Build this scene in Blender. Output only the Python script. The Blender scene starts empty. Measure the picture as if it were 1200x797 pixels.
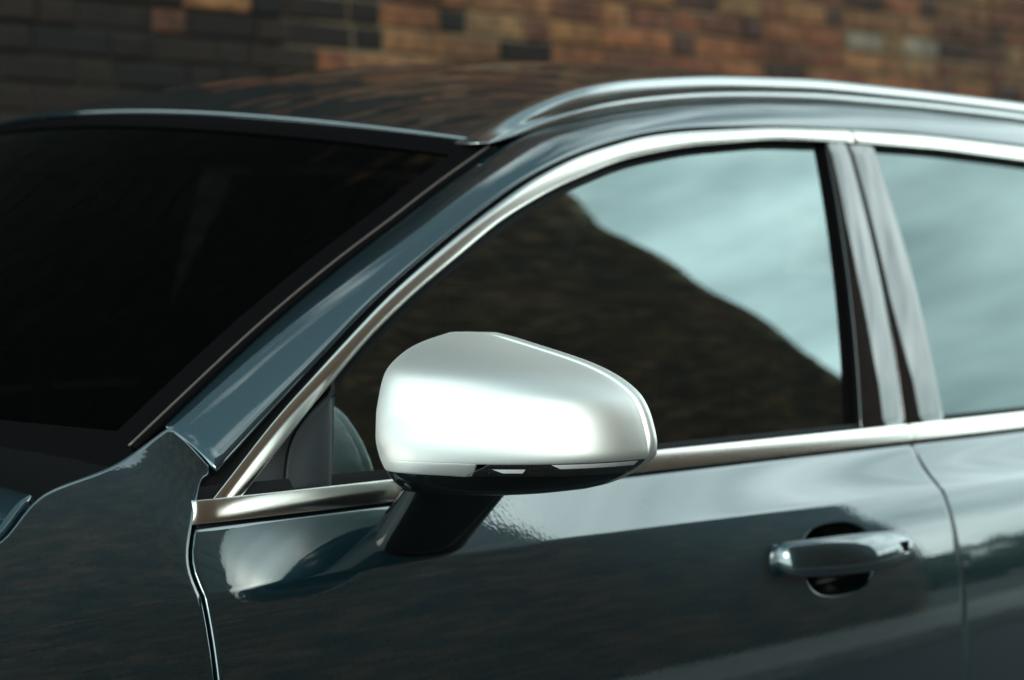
import bpy, bmesh, math, random
import numpy as np
from math import radians as R
random.seed(7); rng = np.random.default_rng(7)
scene = bpy.context.scene
col = scene.collection

# ------------------------------------------------------------------ camera
YAW, PITCH = R(42.0), math.atan(108 / 2336.0)
cam_d = bpy.data.cameras.new('camera'); cam = bpy.data.objects.new('camera', cam_d); col.objects.link(cam)
cam.location = (-1.02, -1.515, 1.308)
cam.rotation_euler = (math.pi / 2 - PITCH, 0, -YAW)
cam_d.sensor_width = 36; cam_d.lens = 36 * 2336 / 1200.0
cam_d.clip_start = .05; cam_d.clip_end = 3000
cam_d.dof.use_dof = True; cam_d.dof.focus_distance = 1.86; cam_d.dof.aperture_fstop = 4.0
cam_d.dof.aperture_blades = 9
scene.camera = cam

# ------------------------------------------------------------------ sky, sun, exposure
SUN = np.array([-.58, -.60, .50]); SUN = SUN / np.linalg.norm(SUN)
elev = math.asin(SUN[2]); azim = math.atan2(SUN[0], SUN[1])
world = bpy.data.worlds.new('World'); scene.world = world; world.use_nodes = True
nt = world.node_tree; nt.nodes.clear()
out = nt.nodes.new('ShaderNodeOutputWorld'); bg = nt.nodes.new('ShaderNodeBackground')
sky = nt.nodes.new('ShaderNodeTexSky'); sky.sky_type = 'NISHITA'; sky.sun_disc = False
sky.sun_elevation = elev; sky.sun_rotation = azim; sky.air_density = 1.0; sky.dust_density = 1.5; sky.ozone_density = 1.0
tc = nt.nodes.new('ShaderNodeTexCoord')
mp = nt.nodes.new('ShaderNodeMapping'); mp.inputs['Scale'].default_value = (1, 1, 2.6); mp.inputs['Location'].default_value = (3.1, 1.4, .6)
nz = nt.nodes.new('ShaderNodeTexNoise'); nz.inputs['Scale'].default_value = 3.2; nz.inputs['Detail'].default_value = 6; nz.inputs['Roughness'].default_value = .52
rp = nt.nodes.new('ShaderNodeValToRGB'); rp.color_ramp.elements[0].position = .14; rp.color_ramp.elements[1].position = .60
rp.color_ramp.elements[0].color = (.06, .06, .06, 1); rp.color_ramp.elements[1].color = (1, 1, 1, 1)
mix = nt.nodes.new('ShaderNodeMixRGB'); mix.blend_type = 'MIX'
CLOUD = (14.2, 17.0, 16.8, 1)                       # bright broken cloud, closing up towards the horizon
sx = nt.nodes.new('ShaderNodeSeparateXYZ'); cov = nt.nodes.new('ShaderNodeMath'); cov.operation = 'MULTIPLY_ADD'; cov.inputs[1].default_value = -.42; z2 = nt.nodes.new('ShaderNodeMath'); z2.operation = 'POWER'; z2.inputs[1].default_value = 2.6
teal = nt.nodes.new('ShaderNodeMixRGB'); teal.blend_type = 'MULTIPLY'; teal.inputs[0].default_value = 1; teal.inputs[2].default_value = (.34, .72, .55, 1)
L = nt.links.new
L(tc.outputs['Generated'], mp.inputs['Vector']); L(mp.outputs[0], nz.inputs['Vector']); L(tc.outputs['Generated'], sx.inputs[0]); L(sx.outputs['Z'], z2.inputs[0]); L(z2.outputs[0], cov.inputs[0]); L(nz.outputs['Fac'], cov.inputs[2]); L(cov.outputs[0], rp.inputs[0])
L(sky.outputs[0], teal.inputs[1])
L(rp.outputs[0], mix.inputs[0]); L(teal.outputs[0], mix.inputs[1]); mix.inputs[2].default_value = CLOUD
L(mix.outputs[0], bg.inputs[0]); bg.inputs[1].default_value = .15; L(bg.outputs[0], out.inputs[0])

sd = bpy.data.lights.new('sun', 'SUN'); sd.energy = 1.0; sd.angle = R(20); sd.color = (1, .95, .88)
so = bpy.data.objects.new('sun', sd); col.objects.link(so); so.location = (12, -12, 12)
from mathutils import Vector
so.rotation_euler = Vector(tuple(-SUN)).to_track_quat('-Z', 'Y').to_euler()
scene.view_settings.view_transform = 'Standard'; scene.view_settings.look = 'None'
scene.view_settings.gamma = 1; scene.view_settings.exposure = 0.2; scene.view_settings.use_curve_mapping = False

# ------------------------------------------------------------------ materials
def mat(name, base, metallic=0, rough=.5, coat=0, coat_rough=.02, coat_ior=1.5, spec=.5, ior=1.5):
    m = bpy.data.materials.new(name); m.use_nodes = True
    b = m.node_tree.nodes['Principled BSDF']
    b.inputs['Base Color'].default_value = (*base, 1); b.inputs['Metallic'].default_value = metallic
    b.inputs['Roughness'].default_value = rough; b.inputs['Coat Weight'].default_value = coat
    b.inputs['Coat Roughness'].default_value = coat_rough; b.inputs['Coat IOR'].default_value = coat_ior
    b.inputs['IOR'].default_value = ior
    b.inputs['Specular IOR Level'].default_value = spec
    return m
def nodes(m): return m.node_tree.nodes, m.node_tree.links, m.node_tree.nodes['Principled BSDF']
def obj_coord(n): return n.new('ShaderNodeTexCoord').outputs['Object']
def add_noise_color(m, c0, c1, scale, detail=5, stretch=(1, 1, 1), p0=.35, p1=.65):
    n, l, b = nodes(m); mpn = n.new('ShaderNodeMapping'); mpn.inputs['Scale'].default_value = stretch
    t = n.new('ShaderNodeTexNoise'); t.inputs['Scale'].default_value = scale; t.inputs['Detail'].default_value = detail
    r = n.new('ShaderNodeValToRGB'); r.color_ramp.elements[0].color = (*c0, 1); r.color_ramp.elements[1].color = (*c1, 1)
    r.color_ramp.elements[0].position = p0; r.color_ramp.elements[1].position = p1
    l.new(obj_coord(n), mpn.inputs[0]); l.new(mpn.outputs[0], t.inputs['Vector']); l.new(t.outputs['Fac'], r.inputs[0]); l.new(r.outputs[0], b.inputs['Base Color'])
    return r
def add_bump(m, scale, strength, dist=.001, detail=3, coat=False):
    n, l, b = nodes(m); t = n.new('ShaderNodeTexNoise'); t.inputs['Scale'].default_value = scale; t.inputs['Detail'].default_value = detail
    bp = n.new('ShaderNodeBump'); bp.inputs['Strength'].default_value = strength; bp.inputs['Distance'].default_value = dist
    l.new(obj_coord(n), t.inputs['Vector']); l.new(t.outputs['Fac'], bp.inputs['Height']); l.new(bp.outputs[0], b.inputs['Coat Normal' if coat else 'Normal'])

M = {}
p = M['paint'] = mat('teal_metallic_paint', (.02, .07, .085), .80, .34, 1, .012, 2.6)
n, l, b = nodes(p)                                    # fine metal flake in the base, a faint orange peel in the lacquer
v = n.new('ShaderNodeTexVoronoi'); v.inputs['Scale'].default_value = 2600
hs = n.new('ShaderNodeMixRGB'); hs.blend_type = 'MIX'; hs.inputs[1].default_value = (.004, .022, .032, 1); hs.inputs[2].default_value = (.012, .060, .082, 1)
sp = n.new('ShaderNodeSeparateColor'); oc = obj_coord(n)
l.new(oc, v.inputs['Vector']); l.new(v.outputs['Color'], sp.inputs[0]); l.new(sp.outputs[0], hs.inputs[0]); l.new(hs.outputs[0], b.inputs['Base Color'])
add_bump(p, 210, .06, .0004, 2, coat=True)
M['chrome'] = mat('satin_chrome', (.93, .895, .84), 1, .17); add_bump(M['chrome'], 40, .02, .0005)
M['rail'] = mat('brushed_rail_aluminium', (.72, .74, .74), 1, .24)
M['silver'] = mat('satin_silver_cap', (.93, .925, .90), 1, .52); add_bump(M['silver'], 900, .03, .0002)
M['gloss_black'] = mat('gloss_black_plastic', (.005, .006, .007), 0, .08, ior=1.5, spec=.35)
M['pillar'] = mat('pillar_gloss_black', (.008, .009, .011), 0, .03, ior=2.6)
M['rubber'] = mat('black_rubber', (.006, .006, .007), 0, .45, spec=.15)
M['gasket'] = mat('gasket_rubber', (.004, .0035, .004), 0, .6, spec=.02)
M['plastic'] = mat('dark_grained_plastic', (.004, .004, .0045), 0, .55, spec=.1); add_bump(M['plastic'], 600, .3, .0005)
M['sail'] = mat('grey_sail_plastic', (.02, .023, .026), 0, .4, spec=.3)
M['void'] = mat('inner_shell_black', (.004, .004, .005), 0, .8, spec=.1)
M['cloth'] = mat('charcoal_leather', (.022, .021, .021), 0, .5); add_bump(M['cloth'], 300, .3, .001)
M['liner'] = mat('headliner_cloth', (.05, .048, .046), 0, .9)
M['tyre'] = mat('tyre_rubber', (.018, .018, .018), 0, .7)
M['alloy'] = mat('alloy_rim', (.5, .5, .5), 1, .3)
M['lens'] = mat('smoked_indicator_lens', (.012, .009, .010), 0, .08, coat=1, coat_ior=1.6)
n, l, b = nodes(M['lens']); v = n.new('ShaderNodeTexVoronoi'); v.inputs['Scale'].default_value = 330
rr = n.new('ShaderNodeValToRGB'); rr.color_ramp.elements[0].color = (.09, .075, .07, 1); rr.color_ramp.elements[1].color = (.008, .007, .008, 1); rr.color_ramp.elements[1].position = .35
l.new(obj_coord(n), v.inputs['Vector']); l.new(v.outputs['Distance'], rr.inputs[0]); l.new(rr.outputs[0], b.inputs['Base Color'])
M['reflector'] = mat('indicator_reflector_white', (.8, .8, .8), 0, .35)
M['moulding'] = mat('satin_moulding', (.10, .085, .08), 0, .35)
M['mirror'] = mat('mirror_silvering', (.9, .9, .9), 1, .01)

def glass(name, tr, ior):
    m = bpy.data.materials.new(name); m.use_nodes = True; n = m.node_tree.nodes; l = m.node_tree.links; n.clear()
    o = n.new('ShaderNodeOutputMaterial'); mx = n.new('ShaderNodeMixShader'); t = n.new('ShaderNodeBsdfTransparent'); g = n.new('ShaderNodeBsdfGlossy')
    fr = n.new('ShaderNodeFresnel'); fr.inputs['IOR'].default_value = ior
    t.inputs[0].default_value = (*tr, 1); g.inputs['Roughness'].default_value = 0.0; g.inputs['Color'].default_value = (.80, 1, 1, 1)
    l.new(fr.outputs[0], mx.inputs[0]); l.new(t.outputs[0], mx.inputs[1]); l.new(g.outputs[0], mx.inputs[2]); l.new(mx.outputs[0], o.inputs[0])
    return m
M['glass'] = glass('green_tinted_glass', (.42, .52, .49), 3.1)
M['screen'] = glass('windscreen_glass', (.12, .14, .14), 1.45)
M['privacy'] = glass('privacy_glass', (.06, .07, .075), 2.3)

# ------------------------------------------------------------------ mesh helpers
def obj(name, verts, faces, m, parent=None, smooth=True):
    me = bpy.data.meshes.new(name); me.from_pydata([tuple(map(float, q)) for q in verts], [], faces); me.validate()
    if m is not None: me.materials.append(m)
    if smooth: me.polygons.foreach_set('use_smooth', [True] * len(me.polygons))
    me.update()
    o = bpy.data.objects.new(name, me); col.objects.link(o)
    if parent is not None:
        o.parent = parent
        if parent.type == 'EMPTY': o.location = [-c for c in parent.location]
    return o
def crv(pts, n=80, sig=.03):
    """smooth resampled curve through a few 3D points"""
    P = np.array(pts, float); d = np.r_[0, np.cumsum(np.linalg.norm(np.diff(P, axis=0), axis=1))]
    N = 400; s = np.linspace(0, d[-1], N); Q = np.stack([np.interp(s, d, P[:, k]) for k in range(P.shape[1])], 1)
    if sig:
        w = int(max(1, sig / (d[-1] / N) * 2.5)); k = np.exp(-.5 * (np.arange(-w, w + 1) / (w / 2.5)) ** 2); k /= k.sum()
        pre = 2 * Q[0] - Q[1:w + 1][::-1]; post = 2 * Q[-1] - Q[-w - 1:-1][::-1]; E_ = np.vstack([pre, Q, post])
        Q = np.stack([np.convolve(E_[:, i], k, 'valid') for i in range(Q.shape[1])], 1)
    return np.stack([np.interp(np.linspace(0, N - 1, n), np.arange(N), Q[:, k]) for k in range(Q.shape[1])], 1)
def grid_normals(P):
    du = np.gradient(P, axis=0); dv = np.gradient(P, axis=1); nn = np.cross(du, dv); return nn / (np.linalg.norm(nn, axis=2, keepdims=True) + 1e-12)
def grid_faces(nu, nv, flip, base=0):
    f = []
    for i in range(nu - 1):
        for j in range(nv - 1):
            a, b_, c, d = base + i * nv + j, base + (i + 1) * nv + j, base + (i + 1) * nv + j + 1, base + i * nv + j + 1
            f.append((a, d, c, b_) if flip else (a, b_, c, d))
    return f
def grid_geo(P, ref, lip=.003, depth=.014):
    """a panel: the grid P, its edges rolled over with radius lip and turned in by depth; faces look along ref"""
    P = np.asarray(P, float); nu, nv = P.shape[:2]; Nn = grid_normals(P)
    flip = np.mean(Nn @ np.asarray(ref, float)) < 0
    if flip: Nn = -Nn
    V = P.reshape(-1, 3).tolist(); Fc = grid_faces(nu, nv, flip)
    if lip:
        idx = [(i, 0) for i in range(nu)] + [(nu - 1, j) for j in range(1, nv)] + [(i, nv - 1) for i in range(nu - 2, -1, -1)] + [(0, j) for j in range(nv - 2, 0, -1)]
        def nrm(q): return q / (np.linalg.norm(q) + 1e-12)
        rings = [[i * nv + j for i, j in idx]]; O = []
        for i, j in idx:
            o = np.zeros(3)
            if i == 0: o += nrm(P[0, j] - P[1, j])
            if i == nu - 1: o += nrm(P[-1, j] - P[-2, j])
            if j == 0: o += nrm(P[i, 0] - P[i, 1])
            if j == nv - 1: o += nrm(P[i, -1] - P[i, -2])
            nn = Nn[i, j]; o -= nn * (o @ nn); O.append(nrm(o))
        for ang, ex in ((30, 0), (60, 0), (90, 0), (90, depth)):
            r = []
            for (i, j), o in zip(idx, O):
                V.append((P[i, j] + o * lip * math.sin(R(ang)) - Nn[i, j] * (lip * (1 - math.cos(R(ang))) + ex)).tolist()); r.append(len(V) - 1)
            rings.append(r)
        k = len(idx)
        for a, b_ in zip(rings, rings[1:]):
            for q in range(k):
                w = (q + 1) % k; f = (a[q], a[w], b_[w], b_[q])
                Fc.append(f if flip else f[::-1])
    return V, Fc
def fix_normals(o):
    bm = bmesh.new(); bm.from_mesh(o.data); bmesh.ops.remove_doubles(bm, verts=bm.verts, dist=1e-6); bmesh.ops.recalc_face_normals(bm, faces=bm.faces); bm.to_mesh(o.data); bm.free(); o.data.update(); return o
def panel(name, P, m, parent, ref=(0, -1, .2), lip=.003, depth=.014):
    return obj(name, *grid_geo(P, ref, lip, depth), m, parent)
def strip(A, B, nv=9, prof=None, ref=(0, -1, .2), ext=None):
    """grid between two curves of equal length; prof(v) lifts it along the outward normal"""
    t = np.linspace(0, 1, nv) if ext is None else np.array(ext); P = A[:, None] * (1 - t)[None, :, None] + B[:, None] * t[None, :, None]
    if prof is not None:
        Nn = grid_normals(P)
        if np.mean(Nn @ np.asarray(ref, float)) < 0: Nn = -Nn
        P = P + Nn * np.array([prof(x) for x in t])[None, :, None]
    return P
def mirrored(P): Q = np.array(P, float); Q[..., 1] = 2 * YC - Q[..., 1]; return Q
def rounded_box(name, c, s, r, m, parent, rot=(0, 0, 0), seg=4):
    from mathutils import Matrix, Euler
    bm = bmesh.new(); bmesh.ops.create_cube(bm, size=1)
    for v in bm.verts: v.co = (v.co.x * s[0], v.co.y * s[1], v.co.z * s[2])
    bmesh.ops.bevel(bm, geom=bm.edges[:], offset=r, segments=seg, profile=.5, affect='EDGES')
    bmesh.ops.transform(bm, matrix=Matrix.Translation(c) @ Euler(rot).to_matrix().to_4x4(), verts=bm.verts)
    me = bpy.data.meshes.new(name); bm.to_mesh(me); bm.free(); me.materials.append(m); me.polygons.foreach_set('use_smooth', [True] * len(me.polygons))
    o = bpy.data.objects.new(name, me); col.objects.link(o)
    if parent is not None:
        o.parent = parent
        if parent.type == 'EMPTY': o.location = [-q for q in parent.location]
    return o
def tube(pts, r, k=10, squash=1.0):
    P = np.array(pts, float); T = np.gradient(P, axis=0); T /= np.linalg.norm(T, axis=1, keepdims=True); V = []; Fc = []
    for i, (q, t) in enumerate(zip(P, T)):
        u = np.cross(t, (0, 0, 1)); u /= np.linalg.norm(u) + 1e-9; w = np.cross(u, t)
        rr = r[i] if hasattr(r, '__len__') else r
        for a in range(k): th = 2 * math.pi * a / k; V.append(q + u * rr * math.cos(th) + w * rr * squash * math.sin(th))
    for i in range(len(P) - 1):
        for a in range(k): b_ = (a + 1) % k; Fc.append((i * k + a, i * k + b_, (i + 1) * k + b_, (i + 1) * k + a))
    Fc.append(tuple(range(k))[::-1]); Fc.append(tuple((len(P) - 1) * k + a for a in range(k)))
    return V, Fc
def tag(o, label, cat=None, group=None, kind=None):
    o['label'] = label
    if cat: o['category'] = cat
    if group: o['group'] = group
    if kind: o['kind'] = kind
    return o
def empty(name, loc):
    o = bpy.data.objects.new(name, None); o.location = loc; o.empty_display_size = .2; col.objects.link(o); return o
def structure(o): o['kind'] = 'structure'; return o

# ------------------------------------------------------------------ setting: ground, brick wall behind, building across the alley
WALL_Y, FACE_Y = 3.08, -4.5
m = M['asphalt'] = mat('asphalt', (.05, .05, .052), 0, .8); add_noise_color(m, (.035, .035, .037), (.075, .075, .075), 60, 8); add_bump(m, 220, .5, .004)
m = M['concrete'] = mat('pavement_concrete', (.3, .29, .27), 0, .85); add_noise_color(m, (.24, .235, .22), (.36, .35, .33), 9, 8); add_bump(m, 120, .3, .003)
structure(obj('ground', [(-400, -400, 0), (400, -400, 0), (400, 400, 0), (-400, 400, 0)], [(0, 1, 2, 3)], M['asphalt'], smooth=False))
def box_geo(x0, x1, y0, y1, z0, z1):
    return [(x, y, z) for x in (x0, x1) for y in (y0, y1) for z in (z0, z1)], [(0, 1, 3, 2), (4, 6, 7, 5), (0, 4, 5, 1), (2, 3, 7, 6), (0, 2, 6, 4), (1, 5, 7, 3)]
structure(obj('pavement', *box_geo(-14, 20, FACE_Y + .02, FACE_Y + 1.35, -.05, .13), M['concrete'], smooth=False))

def brick_mat(name, island, stops, soot=.5):
    m = mat(name, (.2, .1, .06), 0, .85); n, l, b = nodes(m)
    if island: rnd = n.new('ShaderNodeNewGeometry').outputs['Random Per Island']
    else: rnd = n.new('ShaderNodeObjectInfo').outputs['Random']
    r = n.new('ShaderNodeValToRGB'); r.color_ramp.interpolation = 'CONSTANT'
    for k, (pos, c) in enumerate(stops):
        e = r.color_ramp.elements[k] if k < 2 else r.color_ramp.elements.new(pos)
        e.position = pos; e.color = (*c, 1)
    g = n.new('ShaderNodeNewGeometry'); t = n.new('ShaderNodeTexNoise'); t.inputs['Scale'].default_value = 22; t.inputs['Detail'].default_value = 7
    t2 = n.new('ShaderNodeTexNoise'); t2.inputs['Scale'].default_value = 2.3; t2.inputs['Detail'].default_value = 4
    c1 = n.new('ShaderNodeValToRGB'); c1.color_ramp.elements[0].position = .3; c1.color_ramp.elements[1].position = .7; c1.color_ramp.elements[0].color = (.45, .45, .45, 1); c1.color_ramp.elements[1].color = (1.25, 1.2, 1.1, 1)
    c2 = n.new('ShaderNodeValToRGB'); c2.color_ramp.elements[0].position = .38; c2.color_ramp.elements[1].position = .62; c2.color_ramp.elements[0].color = (soot, soot, soot, 1); c2.color_ramp.elements[1].color = (1.1, 1.08, 1.05, 1)
    m1 = n.new('ShaderNodeMixRGB'); m1.blend_type = 'MULTIPLY'; m1.inputs[0].default_value = 1; m2 = n.new('ShaderNodeMixRGB'); m2.blend_type = 'MULTIPLY'; m2.inputs[0].default_value = 1
    l.new(rnd, r.inputs[0]); l.new(g.outputs['Position'], t.inputs['Vector']); l.new(g.outputs['Position'], t2.inputs['Vector']); l.new(t.outputs['Fac'], c1.inputs[0]); l.new(t2.outputs['Fac'], c2.inputs[0])
    l.new(r.outputs[0], m1.inputs[1]); l.new(c1.outputs[0], m1.inputs[2]); l.new(m1.outputs[0], m2.inputs[1]); l.new(c2.outputs[0], m2.inputs[2]); l.new(m2.outputs[0], b.inputs['Base Color'])
    bp = n.new('ShaderNodeBump'); bp.inputs['Strength'].default_value = .6; bp.inputs['Distance'].default_value = .004; l.new(t.outputs['Fac'], bp.inputs['Height']); l.new(bp.outputs[0], b.inputs['Normal'])
    return m
STOCK = [(0, (0.27, 0.105, 0.047)), (0.15, (0.2, 0.07, 0.034)), (0.29, (0.32, 0.15, 0.064)), (0.43, (0.24, 0.115, 0.055)), (0.55, (0.14, 0.055, 0.034)), (0.66, (0.075, 0.036, 0.028)), (0.75, (0.28, 0.16, 0.078)), (0.86, (0.17, 0.066, 0.04)), (0.965, (0.3, 0.25, 0.2))]
DARK = [(0, (0.1395, 0.0735, 0.0425)), (0.2, (0.1047, 0.0565, 0.035)), (0.45, (0.1674, 0.0962, 0.055)), (0.6, (0.0767, 0.0452, 0.0325)), (0.8, (0.1884, 0.1131, 0.07))]
M['brick'] = brick_mat('stock_brick', False, STOCK); M['brick_i'] = brick_mat('stock_brick_far', True, STOCK); PAINTED_SHADE = [(q, tuple(.05 * c + .001 for c in cc)) for q, cc in STOCK]; M['brick_s'] = brick_mat('painted_shade_brick', False, PAINTED_SHADE); M['brick_si'] = brick_mat('painted_shade_brick_far', True, PAINTED_SHADE); M['brick_d'] = brick_mat('brown_stone_brick', True, DARK, .6)  # second brick set: stock colours darkened, painting shade onto the wall's left end
m = M['mortar'] = mat('lime_mortar', (.15, .115, .075), 0, .9); add_noise_color(m, (.11, .082, .052), (.27, .205, .12), 3, 8)

def courses(x0, x1, z0, z1, ch=.075, seed=1):
    """rows of mixed stretchers and headers: yields (x centre, z centre, length)"""
    rd = random.Random(seed); k = 0; z = z0
    while z + ch <= z1 + 1e-6:
        x = x0 + (-.11 if k % 2 else 0) - rd.random() * .03; q = k
        while x < x1:
            ln = .2150 if (q % 2 == 0 or rd.random() < .12) else .1025
            yield x + ln / 2, z + ch / 2, ln
            x += ln + .010; q += 1
        z += ch; k += 1
def brick_shape(ln, h, d, face, jitter, rd):
    """one brick, its outer arris chipped and eased; face = direction of the outer face along y"""
    e = .005; J = lambda s: rd.uniform(-s, s)
    back = [(sx * ln / 2, -face * d, sz * h / 2) for sx, sz in ((-1, -1), (1, -1), (1, 1), (-1, 1))]
    mid = [(sx * ln / 2, -face * e + 0, sz * h / 2) for sx, sz in ((-1, -1), (1, -1), (1, 1), (-1, 1))]
    frt = [(sx * (ln / 2 - e - abs(J(jitter))), face * J(jitter * .4), sz * (h / 2 - e - abs(J(jitter)))) for sx, sz in ((-1, -1), (1, -1), (1, 1), (-1, 1))]
    V = back + mid + frt; Fc = []
    for r0 in (0, 4):
        for q in range(4): w = (q + 1) % 4; f = (r0 + q, r0 + w, r0 + 4 + w, r0 + 4 + q); Fc.append(f if face < 0 else f[::-1])
    Fc.append((8, 9, 10, 11) if face < 0 else (11, 10, 9, 8))
    return V, Fc
def brick_sheet(name, parent, bricks, y, face, m, seed):
    rd = random.Random(seed); V = []; Fc = []
    for cx, cz, ln in bricks:
        bv, bf = brick_shape(ln, .065, .03, face, .003, rd); o = len(V); dy = rd.uniform(-.004, .004)
        V += [(x + cx, yy + y + dy, z + cz) for x, yy, z in bv]; Fc += [tuple(i + o for i in f) for f in bf]
    o = obj(name, V, Fc, m, parent, smooth=False); o['kind'] = 'stuff'; return o

wall = empty('brick_wall', (3, WALL_Y, 0)); tag(wall, 'old orange and brown brick wall rising close behind the car roof', 'wall')
m = M['mortar_s'] = mat('painted_shade_mortar', (.02, .017, .014), 0, .9); add_noise_color(m, (.008, .007, .006), (.022, .018, .014), 3, 8)  # mortar for the same end, its shade put into the colour
obj('mortar_core', *box_geo(2.25, 13, WALL_Y + .010, WALL_Y + .35, -.02, 7.5), M['mortar'], wall, smooth=False)
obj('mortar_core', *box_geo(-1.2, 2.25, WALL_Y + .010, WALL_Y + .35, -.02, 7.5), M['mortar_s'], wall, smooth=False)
near, rest = [], []
for bk in courses(-1.2, 13, 0, 7.5):
    (near if (1.05 < bk[0] < 6.5 and 1.62 < bk[1] < 2.34) else rest).append(bk)
rd = random.Random(3); variants = {}; rs = random.Random(12)
def is_shaded(x, z): return int(x + .25 * math.sin(z * 9) + rs.gauss(0, .42) < 2.45)  # ragged left zone that takes the bricks with painted-in shade
for ln in (.2150, .1025):
    for q in range(4):
        bv, bf = brick_shape(ln, .065, .03, -1, .004, rd)
        
        for shaded in (0, 1):
            me = bpy.data.meshes.new('brick'); me.from_pydata(bv, [], bf); me.materials.append(M['brick_s' if shaded else 'brick']); variants[(ln, q, shaded)] = me
for cx, cz, ln in near[:300]:
    o = bpy.data.objects.new('brick', variants[(ln, rd.randrange(4), is_shaded(cx, cz))]); col.objects.link(o); o.parent = wall
    o.location = (cx - 3, rd.uniform(-.004, .004), cz); o.rotation_euler = (rd.uniform(-.01, .01), 0, rd.uniform(-.012, .012))
split = [(bk, is_shaded(bk[0], bk[1])) for bk in rest + near[300:]]
brick_sheet('bricks', wall, [q for q, k in split if not k], WALL_Y, -1, M['brick_i'], 5); brick_sheet('painted_shade_bricks', wall, [q for q, k in split if k], WALL_Y, -1, M['brick_si'], 8)

bld = empty('stone_building', (3, FACE_Y, 0)); tag(bld, 'tall brown stone building across the alley, mirrored dark in the car windows', 'building')
def edge_x(z): return float(np.interp(z, [0, 3.0, 3.9, 4.7, 5.2, 5.6, 6.2, 6.8, 7.8, 12], [7.72, 7.80, 8.05, 7.92, 7.86, 7.74, 7.70, 7.56, 7.85, 7.95])) + .03 * math.sin(z * 5.3)
BX0 = -1.6
V = []; Fc = []; zs = np.arange(0, 12.01, .15)
for z in zs:
    x1 = edge_x(z) - .02
    V += [(BX0, FACE_Y - .012, z), (x1, FACE_Y - .012, z), (x1, FACE_Y - 7, z), (BX0, FACE_Y - 7, z)]
for k in range(len(zs) - 1):
    for q in range(4): w = (q + 1) % 4; Fc.append((4 * k + q, 4 * k + w, 4 * k + 4 + w, 4 * k + 4 + q))
Fc.append(tuple(4 * (len(zs) - 1) + q for q in range(4))); Fc.append((3, 2, 1, 0))
obj('wall', V, Fc, M['mortar'], bld, smooth=False)
brick_sheet('stones', bld, [bk for bk in courses(BX0, 8.4, .0, 12, seed=9) if bk[0] + bk[2] / 2 < edge_x(bk[1]) and bk[0] - bk[2] / 2 > BX0 - .02], FACE_Y, 1, M['brick_d'], 6)

# leafy hedge far down the alley
m = M['leaf'] = mat('hedge_leaf', (.05, .08, .03), 0, .6)
hd = empty('hedge', (18, -13, 0)); tag(hd, 'dark leafy hedge far beyond the stone building corner', 'hedge')
V = []; Fc = []
for k in range(26):
    a = R(-14 - 46 * k / 25); rad = 21 + rng.uniform(-1.5, 1.5); cx, cy = 1 + rad * math.cos(a), rad * math.sin(a); hh = rng.uniform(1.7, 3.0)
    for q in range(260):
        d = rng.normal(size=3); d /= np.linalg.norm(d); rr = rng.uniform(.75, 1.05); c = np.array([cx, cy, hh * .5]) + d * rr * np.array([1.1, 1.1, hh * .5])
        u = rng.normal(size=3); u /= np.linalg.norm(u); w = np.cross(u, d); w /= np.linalg.norm(w) + 1e-9; s = rng.uniform(.08, .2); o = len(V)
        V += [c - u * s - w * s * .6, c + u * s - w * s * .6, c + u * s + w * s * .6, c - u * s + w * s * .6]; Fc.append((o, o + 1, o + 2, o + 3))
lf = obj('foliage', V, Fc, M['leaf'], hd, smooth=False); lf['kind'] = 'stuff'

# ------------------------------------------------------------------ the car: body surfaces (x rearwards, y into the car, z up)
YC, ZB = .98, 1.057
def sm(t): t = np.clip(t, 0, 1); return t * t * (3 - 2 * t)
ZC_X = [-1.5, -.5, -.2, 0, .3, .6, 1.0, 1.4, 3.5]; ZC_Z = [.80, .952, .979, .987, .993, .995, .993, .991, .985]
_cx = np.linspace(-1.5, 3.5, 501); _cz = np.interp(_cx, ZC_X, ZC_Z); _k = np.exp(-.5 * (np.arange(-30, 31) / 12.) ** 2); _k /= _k.sum()
_cz = np.convolve(np.pad(_cz, 30, mode='edge'), _k, 'valid')
def zc(x): return np.interp(x, _cx, _cz)
def plan(x): return .003 + .028 * (x - .62) ** 2 + .10 * np.clip(-.05 - np.asarray(x, float), 0, 9) ** 2
def S(x, z):
    x = np.asarray(x, float); z = np.asarray(z, float); c = zc(x); h = np.maximum(z - c, 0); t = np.maximum(c - z, 0); g = np.maximum(z - ZB, 0); hb = ZB - c
    door = .03 + .69 * np.minimum(h, hb) + .30 * g + .28 * g * g + (.022 * (x - .9) ** 2 - plan(x)) * sm(h / hb)
    fen = .03 + .50 * h + 1.2 * h * h
    b_ = sm((x + .03) / .15)
    lo = .03 + .05 * t - .465 * .115 * (1 - np.exp(-t / .115)) + .35 * np.clip(t - .32, 0, 1) ** 2
    return np.where(z >= c, door * b_ + fen * (1 - b_), lo) + plan(x)
def G(x, z):
    g = np.asarray(z, float) - ZB; return .0755 + .30 * g + .28 * g * g + .022 * (np.asarray(x, float) - .9) ** 2
def gpt(x, z, off=0): return np.stack([np.asarray(x, float), G(x, z) + off, np.asarray(z, float)], -1)
def spt(x, z, off=0): return np.stack([np.asarray(x, float), S(x, z) + off, np.asarray(z, float)], -1)

car = empty('parked_car', (1.0, YC, 0))
tag(car, 'dark teal metallic estate car with satin silver door mirror and chrome window trim', 'car')

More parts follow.
